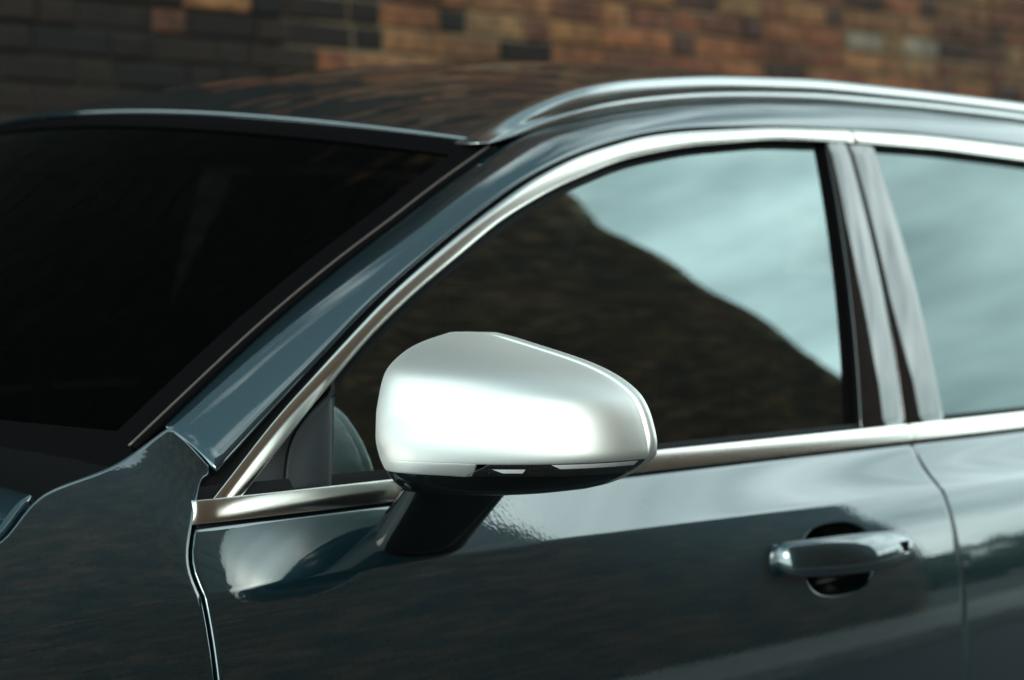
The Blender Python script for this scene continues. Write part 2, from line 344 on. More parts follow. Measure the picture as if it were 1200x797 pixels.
_sa = crv([(.984, -.003), (.992, -.0048), (1.0, -.0062), (1.008, -.0066), (1.016, -.0052), (1.024, -.0022), (1.034, .0035), (1.046, .0115), (1.07, .0275), (1.10, .0465), (1.14, .071)], 80, .006)
SHUT_A = (np.r_[.30, .907, _sa[:, 0]], np.r_[-.003, -.003, _sa[:, 1]])
_sb = crv([(.85, 1.146), (.919, 1.143), (.98, 1.1395), (.990, 1.138), (1.0, 1.132), (1.012, 1.124), (1.024, 1.1175), (1.036, 1.1145), (1.06, 1.1135)], 80, .004)
SHUT_B = (np.r_[.30, .741, _sb[:, 0]], np.r_[1.151, 1.149, _sb[:, 1]])
def shut(tab, z): return np.interp(z, *tab)
GAP = .0037

def zrows(top, bot):
    """rows for a lower panel: fixed heights below .978, then the crease and the shoulder (as functions of x)"""
    fixed = list(np.unique(np.round(np.r_[bot, bot + .004, np.linspace(bot + .03, .86, 12), np.arange(.872, .9781, .0106)], 4)))
    rows = [lambda x, z=z: np.full_like(x, z) for z in fixed]
    for k in (-.007, -.004, -.0022, -.0008, .0008, .0022, .004, .007): rows.append(lambda x, k=k: zc(x) + k)
    for f in (.25, .45, .65, .82, .94, 1.0): rows.append(lambda x, f=f: (zc(x) + .007) * (1 - f) + top(x) * f)
    return rows
def lower_grid(front, rear, cols, top, bot):
    rows = zrows(top, bot); P = np.zeros((len(cols) + 4, len(rows), 3))
    for j, rw in enumerate(rows):
        zz = rw(np.array([.5]))[0]
        xs = np.r_[front(zz), front(zz) + .004, cols, rear(zz) - .004, rear(zz)]
        for _ in range(2):
            zz_e = rw(xs); xs[0] = front(zz_e[0]); xs[1] = xs[0] + .004; xs[-1] = rear(zz_e[-1]); xs[-2] = xs[-1] - .004
        P[:, j] = spt(xs, rw(xs))
    return P
belt_bot = lambda x: np.interp(x, [0, .25, .62, 1.1, 1.4, 3], [1.0465, 1.0495, 1.0535, 1.0555, 1.0565, 1.06]) - .0055

# front door skin, with a real opening for the handle cup
cols = np.r_[np.linspace(.03, .80, 24), np.arange(.815, .9851, .0106), np.linspace(1.0, 1.095, 6)]
P = lower_grid(lambda z: shut(SHUT_A, z) + GAP, lambda z: shut(SHUT_B, z) - GAP, cols, belt_bot, .33)
V, Fc = grid_geo(P, (0, -1, .2), .002); nu, nv = P.shape[:2]
xs = P[:, 10, 0]; jz = P[20, :, 2]
i0, i1 = int(np.argmin(abs(xs - .815))), int(np.argmin(abs(xs - .985))); j0 = int(np.argmin(abs(jz - .872))); j1 = int(np.argmin(abs(jz - .978)))
def inhole(f):
    if max(f) >= nu * nv: return False
    ii = [q // nv for q in f]; jj = [q % nv for q in f]
    return min(ii) >= i0 and max(ii) <= i1 and min(jj) >= j0 and max(jj) <= j1
Fc = [f for f in Fc if not inhole(f)]
loop = [(i, j0) for i in range(i0, i1 + 1)] + [(i1, j) for j in range(j0 + 1, j1 + 1)] + [(i, j1) for i in range(i1 - 1, i0 - 1, -1)] + [(i0, j) for j in range(j1 - 1, j0, -1)]
CUX, CUZ, CRX, CRZ = .8955, .9285, .070, .0435
def cup_edge(i, j, k=1.0):
    dx, dz = (P[i, j, 0] - CUX) / .085, (P[i, j, 2] - CUZ) / .053; a = math.atan2(dz, dx); ca, sa = math.cos(a), math.sin(a); e = 2.0 / 2.6
    return CUX + math.copysign(abs(ca) ** e, ca) * CRX * k, CUZ + math.copysign(abs(sa) ** e, sa) * CRZ * k
prev = [i * nv + j for i, j in loop]; K = len(loop)
for w in (.45, .8, .95, 1.0):
    ring = []
    for i, j in loop:
        ex, ez = cup_edge(i, j, 1.0); x = P[i, j, 0] * (1 - w) + ex * w; z = P[i, j, 2] * (1 - w) + ez * w
        V.append((x, float(S(x, z)), z)); ring.append(len(V) - 1)
    for q in range(K): r_ = (q + 1) % K; Fc.append((prev[q], prev[r_], ring[r_], ring[q]))
    prev = ring
for k, dy in ((.988, .0006), (.978, .0022), (.974, .006)):
    ring = []
    for i, j in loop: ex, ez = cup_edge(i, j, k); V.append((ex, float(S(ex, ez)) + dy, ez)); ring.append(len(V) - 1)
    for q in range(K): r_ = (q + 1) % K; Fc.append((prev[q], prev[r_], ring[r_], ring[q]))
    prev = ring
front_door = obj('front_door', V, Fc, M['paint'], car)
V = []; Fc = []; prev = None
for k, dy in ((.975, .004), (.972, .006), (.955, .018), (.90, .034), (.75, .046), (.5, .050), (.2, .051)):
    ring = []
    for i, j in loop: ex, ez = cup_edge(i, j, k); V.append((ex, float(S(ex, ez)) + dy, ez)); ring.append(len(V) - 1)
    if prev:
        for q in range(K): r_ = (q + 1) % K; Fc.append((prev[q], prev[r_], ring[r_], ring[q]))
    prev = ring
Fc.append(tuple(prev)); obj('handle_cup', V, Fc, M['gloss_black'], front_door)  # body-colour cup turned black, the shade of the recess put into its colour

# handle: a strap that swells away from the door, with a lock cover at its rear end
HX0, HX1 = .774, 1.030
hx = HX0 + (HX1 - HX0) * (.5 - .5 * np.cos(np.linspace(0, math.pi, 60))); V = []; Fc = []; KK = 20
for x in hx:
    u = (x - HX0) / (HX1 - HX0); q = min(1, u / .075) if u < .5 else min(1, (1 - u) / .06); e = max(.12, (1 - (1 - q) ** 2.4) ** (1 / 2.4))
    off = -.007 + .043 * math.sin(math.pi * (.02 + .94 * u)) ** .62; zc_ = .9395 - .006 * u + .003 * math.sin(math.pi * u)
    hz = (.0230 - .010 * (u - .42) ** 2 * 2) * e; hy = .0125 * (.25 + .75 * e); y0 = float(S(x, zc_)) - off
    for a in range(KK):
        th = 2 * math.pi * a / KK; ca, sa = math.cos(th), math.sin(th); ex_ = 2 / 2.25
        V.append((x, y0 + .25 * (math.copysign(abs(sa) ** ex_, sa) * hz) + math.copysign(abs(ca) ** ex_, ca) * hy, zc_ + math.copysign(abs(sa) ** ex_, sa) * hz))
n_ = len(hx)
for i in range(n_ - 1):
    for a in range(KK): b_ = (a + 1) % KK; Fc.append((i * KK + a, i * KK + b_, (i + 1) * KK + b_, (i + 1) * KK + a))
Fc.append(tuple(range(KK))); Fc.append(tuple((n_ - 1) * KK + a for a in range(KK)))
fix_normals(obj('door_handle', V, Fc, M['paint'], front_door))
for x, nm in ((.825, 'handle_mount'), (.965, 'handle_mount')):
    rounded_box(nm, (x, float(S(x, .938)) - .004, .937), (.03, .022, .022), .007, M['gloss_black'], front_door)
rounded_box('lock_cover', (.980, float(S(.980, .936)) - .0385, .938), (.014, .003, .017), .0012, M['gloss_black'], front_door)
rounded_box('lock_ring', (.980, float(S(.980, .936)) - .0392, .931), (.011, .003, .003), .0012, M['chrome'], front_door)

# rear door and quarter
RB = lambda z: np.interp(z, [.3, .75, 1.06], [1.86, 2.05, 2.08])
cols_r = np.linspace(1.18, 1.84, 26)
rear_door = panel('rear_door', lower_grid(lambda z: shut(SHUT_B, z) + GAP - .001, lambda z: RB(z) - GAP, cols_r, belt_bot, .33), M['paint'], car, lip=.002)
V = []
xs = np.linspace(2.09, 3.30, 40); zq = np.linspace(0, 1, 30); P = np.zeros((40, 30, 3))
for i, x in enumerate(xs):
    zb_ = .33 if abs(x - 2.30) > .40 else .36 + math.sqrt(max(0, .40 ** 2 - (x - 2.30) ** 2)); top = 1.30 - .9 * max(0, x - 2.9) if x > 2.45 else 1.055 + .24 * max(0, (x - 2.25) / .2)
    z = zb_ + zq * (top - zb_); P[i] = np.stack([np.full(30, x), S(np.full(30, x), z) + .25 * np.clip(x - 2.9, 0, 1) ** 2, z], 1)
panel('rear_quarter', P, M['paint'], car)

# front wing
_wt = crv([(-1.3, .86), (-.9, .945), (-.6, .99), (-.35, 1.02), (-.22, 1.037), (-.177, 1.052), (-.15, 1.075), (-.129, 1.088), (-.102, 1.095), (-.075, 1.1005), (-.046, 1.108), (-.013, 1.1215), (.010, 1.133)], 300, .012)
def wing_top(x): return np.where(np.asarray(x) < .010, np.interp(x, _wt[:, 0], _wt[:, 1]), np.interp(x, [.010, .018, .022, .030, .047], [1.133, 1.137, 1.136, 1.126, 1.100]))
def wing_bot(x): return np.where(abs(x + .62) < .40, .36 + np.sqrt(np.maximum(0, .16 - (x + .62) ** 2)), .33)
us = np.r_[np.linspace(0, .84, 50), np.linspace(.85, .993, 40), .9965, 1]; vs = np.r_[0, .01, np.linspace(.05, .46, 14), .48, .492, .498, .5, .502, .508, .52, np.linspace(.55, .97, 18), .99, 1]
P = np.zeros((len(us), len(vs), 3))
for i, u in enumerate(us):
    for j, v_ in enumerate(vs):
        z = 1.0
        for _ in range(6):
            x = -1.28 + u * (float(shut(SHUT_A, z)) - GAP + 1.28); lo, mid_, hi = float(wing_bot(x)), float(zc(x)), float(wing_top(x)) - .004
            lo = min(lo, mid_ - .05)
            z = lo + (mid_ - lo) * v_ * 2 if v_ < .5 else mid_ + (hi - mid_) * (v_ - .5) * 2
        P[i, j] = (x, float(S(x, z)), z)
wing = panel('front_wing', P, M['paint'], car, lip=.002)

# bonnet (its edge runs down along the wing), cowl
bx = np.r_[np.linspace(-1.30, -.25, 24), np.linspace(-.24, -.136, 16)]; ts = np.r_[-1, -.995, np.linspace(-.97, .97, 40), .995, 1]; P = np.zeros((len(bx), len(ts), 3))
for i, x in enumerate(bx):
    ze = float(wing_top(x)) - .001; ye = float(S(x, ze)) + .012
    k = (x + 1.30) / 1.164
    for j, t in enumerate(ts):
        b_ = 1 - abs(t) ** 2.2; P[i, j] = (x - .19 * (1 - t * t) * k, YC + t * (YC - ye), ze + b_ * .075)
panel('bonnet', P, M['paint'], car, ref=(0, 0, 1))

# ---------------------------------------------------------------- greenhouse curves
PL = crv([(.051, 1.097), (.119, 1.146), (.216, 1.212), (.284, 1.257), (.371, 1.305), (.435, 1.339), (.53, 1.385), (.611, 1.415), (.692, 1.437), (.775, 1.454), (.856, 1.464), (1.03, 1.473), (1.318, 1.478), (1.644, 1.467), (2.0, 1.445), (2.3, 1.40), (2.45, 1.34)], 160, .035)
CO = crv([(.016, 1.046), (.130, 1.139), (.236, 1.212), (.305, 1.257), (.387, 1.302), (.456, 1.338), (.557, 1.385), (.646, 1.416), (.77, 1.444), (.851, 1.454), (1.027, 1.4665), (1.19, 1.470), (1.363, 1.470), (1.638, 1.460), (2.0, 1.437), (2.3, 1.39), (2.42, 1.33)], 220, .03)
CI = crv([(.047, 1.046), (.160, 1.137), (.260, 1.211), (.334, 1.256), (.399, 1.290), (.492, 1.339), (.595, 1.379), (.718, 1.415), (.841, 1.435), (1.017, 1.451), (1.182, 1.4535), (1.403, 1.451), (1.623, 1.441), (2.0, 1.417), (2.27, 1.37), (2.38, 1.32)], 220, .03)
def at_x(C2, x): return np.interp(x, C2[:, 0], C2[:, 1])

# windscreen edge, header and roof edge
WS = [(-.066, .1525, 1.068), (.036, .172, 1.134), (.104, .185, 1.178), (.164, .197, 1.216), (.229, .210, 1.254), (.323, .229, 1.305), (.402, .245, 1.343), (.441, .254, 1.365), (.520, .271, 1.403), (.575, .283, 1.428)]
W = crv(WS, 90, .04)
RE_X = [.562, .655, .77, .905, 1.03, 1.17, 1.41, 1.645, 2.2, 2.9]; RE_Z = [1.434, 1.457, 1.481, 1.499, 1.508, 1.5135, 1.513, 1.508, 1.482, 1.41]
RE = crv(list(zip(RE_X, RE_Z)), 200, .05)
def roof_z(x): return np.interp(x, RE[:, 0], RE[:, 1])
def roof_y(x): return .292 + .02 * np.clip((np.asarray(x, float) - 1.6), 0, 9)

# painted body side above the windows: screen pillar running into the roof side
UPc = crv([tuple(q) for q in W[12:]] + [(x, float(roof_y(x)) - .004, float(roof_z(x))) for x in (.64, .70, .78, .9, 1.03, 1.2, 1.4, 1.65, 2.0, 2.3, 2.7)], 200, .02)
PL[:, 0] += .002; PL[:, 1] -= .0013
lo3 = gpt(PL[:, 0], PL[:, 1])
s_lo = np.r_[0, np.cumsum(np.linalg.norm(np.diff(lo3, axis=0), axis=1))]
upx = UPc[:, 0]
nU = 150; A = np.stack([np.interp(np.linspace(0, s_lo[-1], nU), s_lo, lo3[:, k]) for k in range(3)], 1)
start = 0.036; xu = start + (A[:, 0] - A[0, 0]) / (A[-1, 0] - A[0, 0]) * (2.62 - start)
xu = np.where(A[:, 0] < 1.2, start + (A[:, 0] - A[0, 0]) * (1.2 - start) / (1.2 - A[0, 0]), 1.2 + (A[:, 0] - 1.2) * (2.62 - 1.2) / (A[-1, 0] - 1.2))
B = np.stack([xu, np.interp(xu, upx, UPc[:, 1]), np.interp(xu, upx, UPc[:, 2])], 1)
B[0] = (.036, .172, 1.134)
vv = np.r_[0, .02, .06, np.linspace(.12, .88, 13), .94, .98, 1]
bul = lambda v_: .006 * (1 - (2 * v_ - 1) ** 2) ** .8
def side_frame_grid():
    P = strip(A, B, ext=vv)
    Nn = grid_normals(P)
    if np.mean(Nn @ np.array([-.3, -1, .4])) < 0: Nn = -Nn
    return P + Nn * np.array([bul(v_) for v_ in vv])[None, :, None]
SF = side_frame_grid()
side_frame = panel('side_frame', SF, M['paint'], car, ref=(-.2, -1, .5))

# dark door seal behind the chrome and around the door glass
sealA = gpt(PL[:, 0] - .012, PL[:, 1] + .004, .011); idx = np.linspace(0, len(CI) - 1, len(PL)).astype(int)
cin = CI[idx]; sealB = gpt(cin[:, 0] + .006, cin[:, 1] - .010, .011)
Sg = strip(gpt(CO[:, 0] - .020, CO[:, 1] + .009, .017), gpt(np.interp(np.linspace(0, 1, 220), np.linspace(0, 1, 220), CI[:, 0]) + .010, CI[:, 1] - .007, .009), 7)
panel('door_seal', Sg, M['rubber'], car, lip=.002, depth=.012)

# chrome window surround, split at the door gap
def surround(name, sel, parent):
    a, b_ = CO[sel], CI[sel]
    prof = lambda v_: .0035 + .0022 * max(0, 1 - (2 * v_ - 1) ** 2)
    P = strip(gpt(a[:, 0], a[:, 1]), gpt(b_[:, 0], b_[:, 1]), prof=prof, ext=np.r_[0, .04, .12, .22, .34, .5, .66, .78, .88, .96, 1])
    if sel[0] == 0: P[-1] += (P[-2] - P[-1]) * .25
    else: P[0] += (P[1] - P[0]) * .25
    return panel(name, P, M['chrome'], parent, lip=.0012, depth=.012)
kx = int(np.argmin(abs(CO[:, 0] - 1.196)))
surround('window_surround', np.arange(0, kx + 1), front_door); surround('window_surround', np.arange(kx, 218), rear_door)

# chrome belt trim with a rounded outer face
def belt(name, x0, x1, parent, taper=False):
    xs = np.r_[x0, x0 + .001, x0 + .003, np.linspace(x0 + .006, x1 - .004, 60), x1 - .0015, x1]; vs_ = np.linspace(0, 1, 13); P = np.zeros((len(xs), 13, 3))
    for i, x in enumerate(xs):
        z0 = float(belt_bot(x)) + .0055; z1 = z0 + .0205; e = 1.0
        if taper: e = max(.0, min(1, (x - x0) / .012)); e = math.sqrt(max(0, 1 - (1 - e) ** 2))
        for j, v_ in enumerate(vs_):
            z = z0 + (z1 - z0) * v_; y = .0735 + .36 * (z - 1.058) + .022 * (x - .9) ** 2
            P[i, j] = (x - (.012 * (1 - v_) if taper else 0) * (1 - e), y - (.0055 + .0014 * max(0, 1 - (2 * v_ - 1) ** 2)) * (.25 + .75 * e) + (0 if e == 1 else .004 * (1 - e)), z)
    return panel(name, P, M['chrome'], parent, lip=.0012, depth=.012)
belt('belt_trim', .016, 1.1115, front_door, True); belt('belt_trim', 1.116, 2.40, rear_door)
xs = np.linspace(.018, 2.4, 80)
panel('belt_seal', strip(spt(xs, belt_bot(xs) - .004, .006), np.stack([xs, G(xs, 1.073 + 0 * xs) + .006, np.interp(xs, [0, 2.4], [1.078, 1.086])], 1), 5), M['rubber'], car, lip=.001, depth=.006)

# side glass
def side_glass(name, x0, x1, m, parent, off):
    xs = np.linspace(x0, x1, 60); P = np.zeros((60, 24, 3))
    for i, x in enumerate(xs):
        zt = float(at_x(CI, x)) + .002; P[i] = gpt(np.full(24, x), 1.06 + np.linspace(0, 1, 24) * (max(zt, 1.064) - 1.06), off)
    return panel(name, P, m, parent, lip=0)
gl_f = side_glass('door_window', .075, 1.135, M['glass'], front_door, .0115)
gl_r = side_glass('door_window', 1.16, 2.36, M['privacy'], rear_door, .010)

# pillar covers, window guides
def slab(name, l0, l1, m, parent, off, bulge=.0, lip=.0015, n=24, depth=.01):
    (xa0, za0), (xa1, za1) = l0; (xb0, zb0), (xb1, zb1) = l1; t = np.linspace(0, 1, n)
    a = gpt(xa0 + (xa1 - xa0) * t, za0 + (za1 - za0) * t, off); b_ = gpt(xb0 + (xb1 - xb0) * t, zb0 + (zb1 - zb0) * t, off)
    return panel(name, strip(a, b_, 9, (lambda v_: bulge * (1 - (2 * v_ - 1) ** 2)) if bulge else None), m, parent, lip=lip, depth=depth)
slab('window_guide', ((1.002, 1.072), (1.1275, 1.452)), ((1.026, 1.072), (1.147, 1.452)), M['gasket'], front_door, .0085, 0, .001, 24, .003)
slab('pillar_cover', ((1.0195, 1.070), (1.1400, 1.4535)), ((1.1080, 1.070), (1.1845, 1.4535)), M['pillar'], front_door, -.001, .0022)
slab('pillar_cover', ((1.1145, 1.070), (1.1910, 1.4535)), ((1.2000, 1.070), (1.2460, 1.4535)), M['pillar'], rear_door, .0, .0014)

# mirror sail in the front corner of the door glass
t = np.linspace(0, 1, 24); xa = .082 + (.213 - .082) * t; a = gpt(xa, at_x(CI, xa) - .004, .0085); xb = .086 + (.186 - .086) * t; b_ = gpt(xb, 1.066 + 0 * t, .0085)
panel('mirror_sail', strip(a, b_, 9), M['gloss_black'], front_door, lip=.001, depth=.004)
zz = np.linspace(1.068, 1.158, 24); xl = .131 + .022 * ((zz - 1.068) / .09) ** 1.0 + .052 * ((zz - 1.068) / .09) ** 3; xr = np.interp(zz, [1.067, 1.17], [.182, .209])
panel('sail_insert', strip(gpt(xl, zz, .0075), gpt(np.maximum(xr, xl + .004), zz, .0075), 11, lambda v_: .007 * math.sin(math.pi * min(1, .12 + .6 * v_))), M['sail'], front_door, lip=.001, depth=.004)
slab('glass_edge', ((.183, 1.067), (.2115, 1.172)), ((.1865, 1.067), (.215, 1.172)), M['sail'], front_door, .007, 0, .0008, 12)

# windscreen, its moulding, cowl
tt = np.linspace(-1, 1, 49); P = np.zeros((len(W), 49, 3))
for i, w in enumerate(W):
    k = i / (len(W) - 1); a_ = .24 - .04 * k
    for j, t in enumerate(tt): P[i, j] = (w[0] - a_ * (1 - t * t), YC + t * (YC - w[1] - .004), w[2] + .060 * (1 - t * t) * k + .02 * (1 - t * t) * (1 - k) - .004 + .006 * k)
screen = panel('windscreen', P, M['screen'], car, ref=(-.5, 0, .8), lip=0)
# black ceramic border printed round the glass
panel('screen_border', strip(P[:, 0], P[:, 1], 5) + np.array([-.0008, -.0004, .0014]), M['gasket'], screen, ref=(-.5, 0, .8), lip=0)
panel('screen_border', strip(P[:, -2], P[:, -1], 5) + np.array([-.0008, .0004, .0014]), M['gasket'], screen, ref=(-.5, 0, .8), lip=0)
panel('screen_border', np.stack([P[-1 - k] for k in range(6)], 0) + np.array([-.0008, 0, .0014]), M['gasket'], screen, ref=(-.5, 0, .8), lip=0)
panel('screen_border', np.stack([P[k] for k in range(14)], 0) + np.array([-.0008, 0, .0014]), M['gasket'], screen, ref=(-.5, 0, .8), lip=0)
mo = W[10:] + np.array([-.0035, .0005, -.0005]); obj('screen_moulding', *tube(mo, .0042, 10), M['gasket'], screen)
mo2 = W[10:] + np.array([-.0075, .0045, .0025]); obj('screen_moulding', *tube(mo2, .0016, 8), M['moulding'], screen)
# cowl between bonnet and screen
cw = np.zeros((40, 8, 3)); t_ = np.linspace(-1, 1, 40)
for i, t in enumerate(t_):
    b0 = np.array([-.130 - .19 * (1 - t * t), YC + t * (YC - .145), 1.080 + (1 - abs(t) ** 2.2) * .075 - .012]); b1 = np.array([np.interp(t, tt, P[10, :, c]) for c in range(3)])
    for j, v_ in enumerate(np.linspace(0, 1, 8)): cw[i, j] = b0 * (1 - v_) + b1 * v_ + np.array([0, 0, -.012 * math.sin(math.pi * v_)])
panel('cowl', cw, M['plastic'], car, ref=(0, 0, 1), lip=.002)

# roof
def roof_grid(off=0.0, inset=0.0):
    xs = np.r_[0, .003, .01, np.linspace(.03, 1, 70)]; ts = np.r_[-1, -.996, np.linspace(-.98, .98, 50), .996, 1]; P = np.zeros((len(xs), len(ts), 3))
    for i, f in enumerate(xs):
        x0 = .572 + f * (2.9 - .572)
        for j, t in enumerate(ts):
            x = x0 - .205 * (1 - t * t) * max(0, 1 - f * 1.2) ** 1.0; crown = .057 + .040 * sm((x0 - .57) / .9)
            P[i, j] = (x + inset * .3 * (1 - f), YC + t * (YC - float(roof_y(x0)) - .008 - inset), float(roof_z(x0)) + .002 + crown * (1 - abs(t) ** 2.1) - off)
    return P
roof = panel('roof', roof_grid(), M['paint'], car, ref=(0, 0, 1), lip=.0025, depth=.003)
panel('headliner', roof_grid(.028, .03), M['liner'], car, ref=(0, 0, -1), lip=0)

# roof rails
RT = crv([(.545, 1.434), (.652, 1.4855), (.732, 1.512), (.808, 1.525), (.926, 1.536), (.99, 1.5405), (1.19, 1.5475), (1.44, 1.544), (1.716, 1.538), (2.1, 1.52), (2.45, 1.49), (2.6, 1.462)], 120, .03)
def rail(name, mirror):
    P = []
    prof = [(.000, 0), (-.004, .06), (-.0055, .20), (-.0035, .34), (.004, .39), (.005, .46), (-.002, .51), (-.0015, .62), (.0015, .78), (.007, .92), (.013, .985), (.020, 1.0), (.031, .985), (.036, .90), (.038, .7), (.038, 0)]
    ramp_ = [(.000, 0), (-.001, .08), (.0, .18), (.002, .30), (.0045, .40), (.007, .48), (.0095, .56), (.0125, .66), (.016, .78), (.020, .89), (.024, .96), (.028, 1.0), (.032, .985), (.036, .90), (.038, .7), (.038, 0)]
    for x, zt in RT:
        k = (x - RT[0, 0]); zb_ = float(roof_z(x)) - .002; h = max(.004, zt - zb_); g = float(sm((k - .04) / .15))
        P.append([(x, float(roof_y(x)) - .006 - .004 * (1 - float(sm(k / .12))) + dy * g + ey * 1.2 * (1 - g), zb_ + h * (f * g + ef * (1 - g))) for (dy, f), (ey, ef) in zip(prof, ramp_)])
    P = np.array(P)
    if mirror: P = mirrored(P)
    nu, nv = P.shape[:2]; V = P.reshape(-1, 3).tolist(); Fc = grid_faces(nu, nv, False); Fc.append(tuple(range(nv))); Fc.append(tuple((nu - 1) * nv + q for q in range(nv))[::-1])
    for i in range(nu - 1): Fc.append((i * nv, (i + 1) * nv, (i + 1) * nv + nv - 1, i * nv + nv - 1))
    o = fix_normals(obj(name, V, Fc, M['rail'], car))
    return o
rail('roof_rail', False); rail('roof_rail', True)

# far body side, tail, nose, floor
panel('side_frame', mirrored(SF), M['paint'], car, ref=(-.2, 1, .5))
for nm, f0, f1, cc in (('front_door', lambda z: shut(SHUT_A, z) + GAP, lambda z: shut(SHUT_B, z) - GAP, np.linspace(.03, 1.09, 20)), ('rear_door', lambda z: shut(SHUT_B, z) + GAP, lambda z: RB(z) - GAP, np.linspace(1.18, 1.84, 14))):
    panel(nm, mirrored(lower_grid(f0, f1, cc, belt_bot, .33)), M['paint'], car, ref=(0, 1, .2))
xs = np.linspace(-1.28, -.01, 30); PW = np.zeros((30, 12, 3))
for i, x in enumerate(xs):
    z = np.linspace(min(float(wing_bot(x)), .8), float(wing_top(min(x, -.01))), 12); PW[i] = spt(np.full(12, x), z)
panel('front_wing', mirrored(PW), M['paint'], car, ref=(0, 1, .2))
def far_glass(name, x0, x1, m):
    xs = np.linspace(x0, x1, 40); Q = np.zeros((40, 12, 3))
    for i, x in enumerate(xs): zt = float(at_x(CI, x)) + .01; Q[i] = gpt(np.full(12, x), 1.05 + np.linspace(0, 1, 12) * (zt - 1.05), .0115)
    panel(name, mirrored(Q), m, car, ref=(0, 1, .2), lip=0)
far_glass('door_window', .085, 1.09, M['glass']); far_glass('door_window', 1.20, 2.36, M['privacy'])
tp = np.linspace(-1, 1, 30); tail = np.zeros((30, 5, 3))
for i, t in enumerate(tp):
    for j, (x, z, w) in enumerate(((2.88, 1.42, .62), (3.12, 1.28, .74), (3.30, 1.0, .80), (3.34, .7, .80), (3.30, .33, .78))): tail[i, j] = (x + .08 * (1 - t * t), YC + t * w, z + (.09 * (1 - t * t) if j == 0 else 0))
panel('tailgate', tail, M['paint'], car, ref=(1, 0, .3))
nose = np.zeros((30, 5, 3))
for i, t in enumerate(tp):
    for j, (x, z, w) in enumerate(((-1.31, .87, .76), (-1.40, .75, .78), (-1.44, .6, .78), (-1.42, .45, .78), (-1.36, .30, .74))): nose[i, j] = (x - .16 * (1 - t * t), YC + t * w, z + (.06 * (1 - t * t) if j == 0 else 0))
panel('front_bumper', nose, M['paint'], car, ref=(-1, 0, .1))
rounded_box('floor_pan', (1.0, YC, .40), (4.2, 1.56, .16), .03, M['void'], car)
for s in (0, 1):                                   # inner side shells close the gaps between panels
    xs = np.linspace(-1.0, 2.9, 60); zz = np.linspace(.40, 1.035, 12); Q = np.zeros((60, 12, 3))
    for i, x in enumerate(xs): Q[i] = spt(np.full(12, x), zz, .055)
    panel('inner_shell', mirrored(Q) if s else Q, M['void'], car, ref=(0, 1 if s else -1, 0), lip=0)
    aa = gpt(PL[:, 0], PL[:, 1], .02); Q = strip(A + np.array([.022, .036, -.014]), B + np.array([.020, .032, -.026]), 5); panel('inner_pillar', mirrored(Q) if s else Q, M['void'], car, ref=(0, 1, 0), lip=0)
    bp_ = strip(gpt(np.array([1.03, 1.15]), np.array([1.05, 1.45]), .03), gpt(np.array([1.20, 1.25]), np.array([1.05, 1.45]), .03), 4); panel('inner_pillar', mirrored(bp_) if s else bp_, M['void'], car, ref=(0, 1, 0), lip=.004)

# cabin
rounded_box('dashboard', (.10, YC, .93), (.52, 1.50, .26), .08, M['plastic'], car, (0, R(6), 0))
rounded_box('bulkhead', (-.20, YC, .75), (.10, 1.50, .60), .03, M['void'], car)
def seat(y):
    st = rounded_box('seat', (.80, y, .66), (.52, .50, .18), .07, M['cloth'], car, (0, R(-6), 0))
    for nm, c, s_, r_, rot in (('backrest', (1.08, y, .95), (.15, .50, .66), .065, R(16)), ('headrest', (1.175, y, 1.325), (.10, .27, .18), .045, R(12)), ('backrest_bolster', (1.045, y - .19, .93), (.17, .10, .50), .045, R(16)), ('backrest_bolster', (1.045, y + .19, .93), (.17, .10, .50), .045, R(16))):
        rounded_box(nm, c, s_, r_, M['cloth'], st, (0, rot, 0))
        st.children[-1].location = (0, 0, 0)
seat(.60); seat(1.36)
rb = rounded_box('rear_bench', (1.85, YC, .66), (.50, 1.36, .18), .06, M['cloth'], car)
for nm, c, s_, r_ in (('backrest', (2.12, YC, .95), (.15, 1.36, .62), .06), ('headrest', (2.20, .62, 1.31), (.09, .26, .15), .04), ('headrest', (2.20, 1.34, 1.31), (.09, .26, .15), .04)):
    rounded_box(nm, c, s_, r_, M['cloth'], rb, (0, R(14), 0)); rb.children[-1].location = (0, 0, 0)
rounded_box('interior_mirror', (.40, YC, 1.385), (.035, .25, .07), .016, M['plastic'], car, (0, R(-10), R(8)))
ang = np.linspace(0, 2 * math.pi, 41); ct, st_ = math.cos(R(24)), math.sin(R(24))
ring = np.array([(.43 + .185 * math.sin(a) * st_, 1.36 + .185 * math.cos(a), 1.0 + .185 * math.sin(a) * ct) for a in ang])
sw = obj('steering_wheel', *tube(ring, .015, 10), M['plastic'], car); rounded_box('steering_hub', (.42, 1.36, 1.0), (.06, .30, .09), .025, M['plastic'], sw).location = (0, 0, 0)

# wheels under the arches
for x, y in ((-.62, .17), (2.30, .17), (-.62, 1.79), (2.30, 1.79)):
    V, Fc = tube([(x, y - .11, .35), (x, y - .095, .35), (x, y + .095, .35), (x, y + .11, .35)], [.31, .35, .35, .31], 40)
    w_ = obj('wheel', V, Fc, M['tyre'], car)
    V, Fc = tube([(x, y - .115, .35), (x, y - .105, .35), (x, y + .105, .35), (x, y + .115, .35)], [.22, .235, .235, .22], 30); obj('rim', V, Fc, M['alloy'], w_).location = (0, 0, 0)

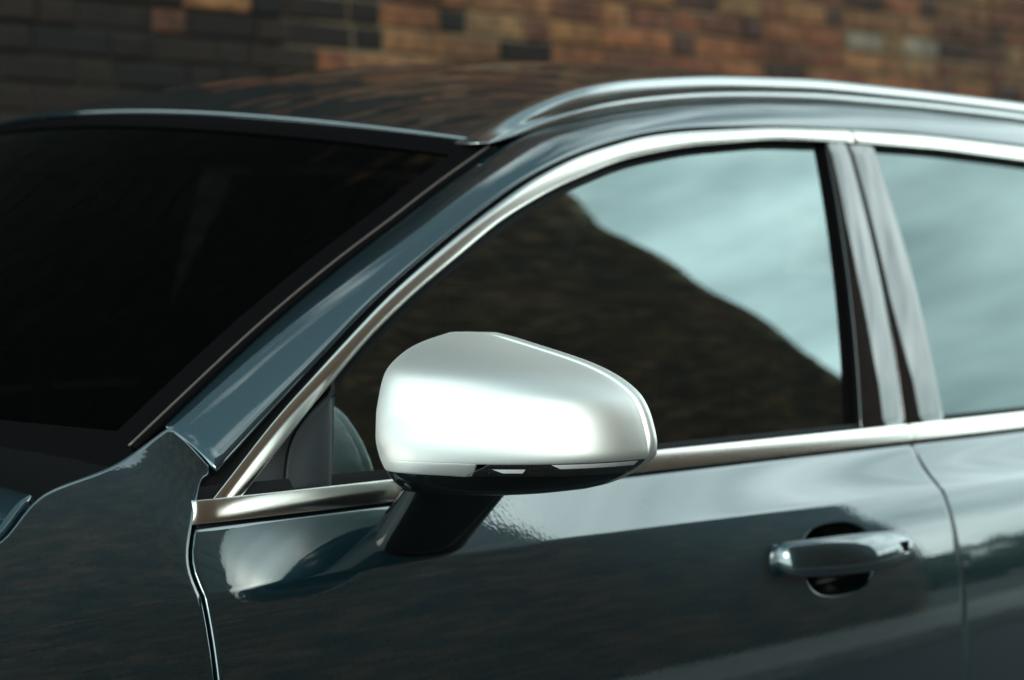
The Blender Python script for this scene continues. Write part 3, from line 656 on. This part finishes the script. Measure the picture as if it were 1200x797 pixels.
# ------------------------------------------------------------------ door mirror
ZO = [1.070, 1.078, 1.086, 1.097, 1.108, 1.118, 1.138, 1.157, 1.173, 1.188, 1.2, 1.212, 1.219, 1.2235]
YO = [-.10, -.165, -.195, -.222, -.244, -.257, -.253, -.246, -.235, -.207, -.167, -.100, -.060, -.035]
ZD = [1.070, 1.08, 1.095, 1.105, 1.12, 1.15, 1.175, 1.19, 1.2, 1.21, 1.217, 1.2235]
YI = [.010, .022, .034, .038, .042, .042, .038, .034, .030, .024, .018, .010]
DD = [.1034, .1273, .139, .1434, .1459, .1437, .1376, .129, .112, .088, .064, .022]
def smooth1(X, Yv, x, s=.0048):
    g = np.linspace(X[0], X[-1], 400); y = np.interp(g, X, Yv); w = int(s / (g[1] - g[0]) * 2.5); k = np.exp(-.5 * (np.arange(-w, w + 1) / (w / 2.5)) ** 2); k /= k.sum()
    e = np.r_[2 * y[0] - y[1:w + 1][::-1], y, 2 * y[-1] - y[-w - 1:-1][::-1]]; return np.interp(x, g, np.convolve(e, k, 'valid'))
XR = .280
def section(w, th, shrink=0.0):
    bump = math.exp(-((w - 1.106) / .03) ** 2); yo = smooth1(ZO, YO, w + .011 * bump) + shrink; yi = smooth1(ZD, YI, w) - shrink * .4; D = smooth1(ZD, DD, w) - shrink * .8; c, s = np.cos(th), np.sin(th); pw = 2 / 2.6
    y = (yi + yo) / 2 + (yi - yo) / 2 * np.sign(c) * np.abs(c) ** pw; fr = np.clip((yi - y) / max(yi - yo, 1e-6), 0, 1)
    x = XR - D * (1 - .30 * fr) * np.abs(s) ** pw
    return np.stack([x, y, w + .011 * bump * fr ** 1.4], 1)
thA = np.linspace(0, math.pi, 72); thA = thA - .12 * np.sin(2 * thA) * .0
SPL, SPB = 1.1055, 1.0935
def shell(ws, th, shrinks=None): return np.array([section(w, th, 0 if shrinks is None else shrinks[k]) for k, w in enumerate(ws)])
wsc = SPL + (1.2235 - SPL) * (np.sin(np.linspace(0, 1, 60) * math.pi / 2) ** 1.0); wsc = np.r_[wsc[0], wsc[0] + .0012, wsc[1:]]
mirror_root = None
# lower black housing is the part that carries the rest
wlo = np.r_[1.0700, 1.0712, 1.0735, np.linspace(1.077, SPB - .002, 10), SPB - .0005]
Pl = shell(wlo, thA, [.012, .007, .003] + [.0015] * 11)
V, Fc = grid_geo(Pl, (-1, -.5, -.2), 0); nv = Pl.shape[1]; Fc.append(tuple(range(nv))[::-1])
wing_mirror = obj('door_mirror', V, Fc, M['gloss_black'], car)
wing_mirror['label'] = 'satin silver capped mirror on a gloss black foot'
Pc = shell(wsc, thA); V, Fc = grid_geo(Pc, (-1, -.5, .2), .0012, .004); k0 = (len(wsc) - 1) * nv; Fc.append(tuple(k0 + q for q in range(nv)))
fix_normals(obj('mirror_cap', V, Fc, M['silver'], wing_mirror))
# angled strip below the cap: silver at the root, smoked indicator lens at the tip
thI = np.linspace(0, math.pi * .56, 40); thO = np.linspace(math.pi * .505, math.pi, 40); wst = np.linspace(SPB, SPL - .0006, 8); shr = np.linspace(.0009, .0, 8)
obj('cap_strip', *grid_geo(shell(wst, thI, shr), (-1, -.5, -.2), .0006, .003), M['silver'], wing_mirror)
PO = np.array([section(w, np.linspace(math.pi * (.575 - .05 * (1 - math.cos((w - SPB) / (SPL - SPB) * math.pi / 2)) * 0 + .05 * (w - SPB) / (SPL - SPB) - .03), math.pi, 40), shr[k]) for k, w in enumerate(wst)])
lens = obj('indicator_lens', *grid_geo(PO, (-1, -.5, -.2), .0006, .003), M['lens'], wing_mirror)
for t0, t1, w0, w1 in ((.74, .985, SPL - .0052, SPL - .0012), (.60, .68, SPB + .0035, SPB + .0070)):
    PR = np.array([section(w, np.linspace(math.pi * (t0 + .03 * k), math.pi * t1, 24), -.0005) for k, w in zip((1, .66, .33, 0), np.linspace(w0, w1, 4))])
    obj('indicator_reflector', *grid_geo(PR, (-1, -.5, -.2), 0), M['reflector'], wing_mirror)
# rear bezel, a thin second shell behind the cap, and the mirror glass
wr = np.linspace(1.072, 1.2235, 60); rim = np.array([(XR, smooth1(ZD, YI, w), w) for w in wr] + [(XR, smooth1(ZO, YO, w + .011 * math.exp(-((w - 1.106) / .03) ** 2)), w + .011 * math.exp(-((w - 1.106) / .03) ** 2)) for w in wr[::-1]])
cen = rim.mean(0); V = []; rings = []
tg = np.roll(rim, -1, 0) - np.roll(rim, 1, 0); rn = np.stack([0 * tg[:, 0], tg[:, 2], -tg[:, 1]], 1); rn /= np.linalg.norm(rn, axis=1, keepdims=True) + 1e-9
if np.mean(np.sum(rn * (rim - cen), 1)) < 0: rn = -rn
for dx, sc in ((.0005, -.002), (.0012, .0008), (.003, .0024), (.007, .0030), (.012, .0018), (.0145, -.002), (.013, -.007)):
    r_ = []
    for q, nn in zip(rim, rn): f = sc if sc < 0 else sc * float(sm(-(q[1] + .015) / .05)) * float(sm((q[2] - 1.115) / .02)) - .0012 * (1 - float(sm((q[2] - 1.115) / .02))); V.append((XR + dx, q[1] + nn[1] * f, q[2] + nn[2] * f)); r_.append(len(V) - 1)
    rings.append(r_)
Fc = []
for a_, b_ in zip(rings, rings[1:]):
    for q in range(len(rim)): w_ = (q + 1) % len(rim); Fc.append((a_[q], a_[w_], b_[w_], b_[q]))
fix_normals(obj('mirror_bezel', V, Fc, M['silver'], wing_mirror))
obj('mirror_glass', [(XR + .0115, cen[1] + (q[1] - cen[1]) * .955, cen[2] + (q[2] - cen[2]) * .955) for q in rim], [tuple(range(len(rim)))], M['mirror'], wing_mirror, smooth=False)
# foot: lofted from an oval on the door shoulder up into the underside of the housing
th = np.linspace(0, 2 * math.pi, 48, endpoint=False); base = []; topl = []
for a in th:
    ca, sa = math.cos(a), math.sin(a); e = 2 / 2.6; px_, pz = math.copysign(abs(ca) ** e, ca), math.copysign(abs(sa) ** e, sa)
    x = .268 + .058 * px_; z = 1.0155 + .020 * pz; base.append((x, float(S(x, z)), z))
    topl.append((.246 + .060 * px_, -.030 + .036 * pz, 1.0735))
base = np.array(base); topl = np.array(topl); bn = np.array([0, -.83, .55]); V = []; rings = []
for f in (-.08, 0, .006, .02, .05, .12, .25, .4, .6, .8, 1.0):
    fl = math.exp(-max(0, f) / .06) * .022
    ctr = base.mean(0); bb = ctr + (base - ctr) * (1 + (fl if f >= 0 else .022)); q = bb * (1 - f) + topl * f
    V += q.tolist(); rings.append(list(range(len(V) - 48, len(V))))
Fc = []
for a_, b_ in zip(rings, rings[1:]):
    for q in range(48): w_ = (q + 1) % 48; Fc.append((a_[q], a_[w_], b_[w_], b_[q]))
fix_normals(obj('mirror_foot', V, Fc, M['gloss_black'], wing_mirror))

# ------------------------------------------------------------------ render
scene.render.engine = 'CYCLES'
scene.cycles.max_bounces = 10; scene.cycles.glossy_bounces = 6; scene.cycles.transparent_max_bounces = 12; scene.cycles.caustics_reflective = False; scene.cycles.caustics_refractive = False
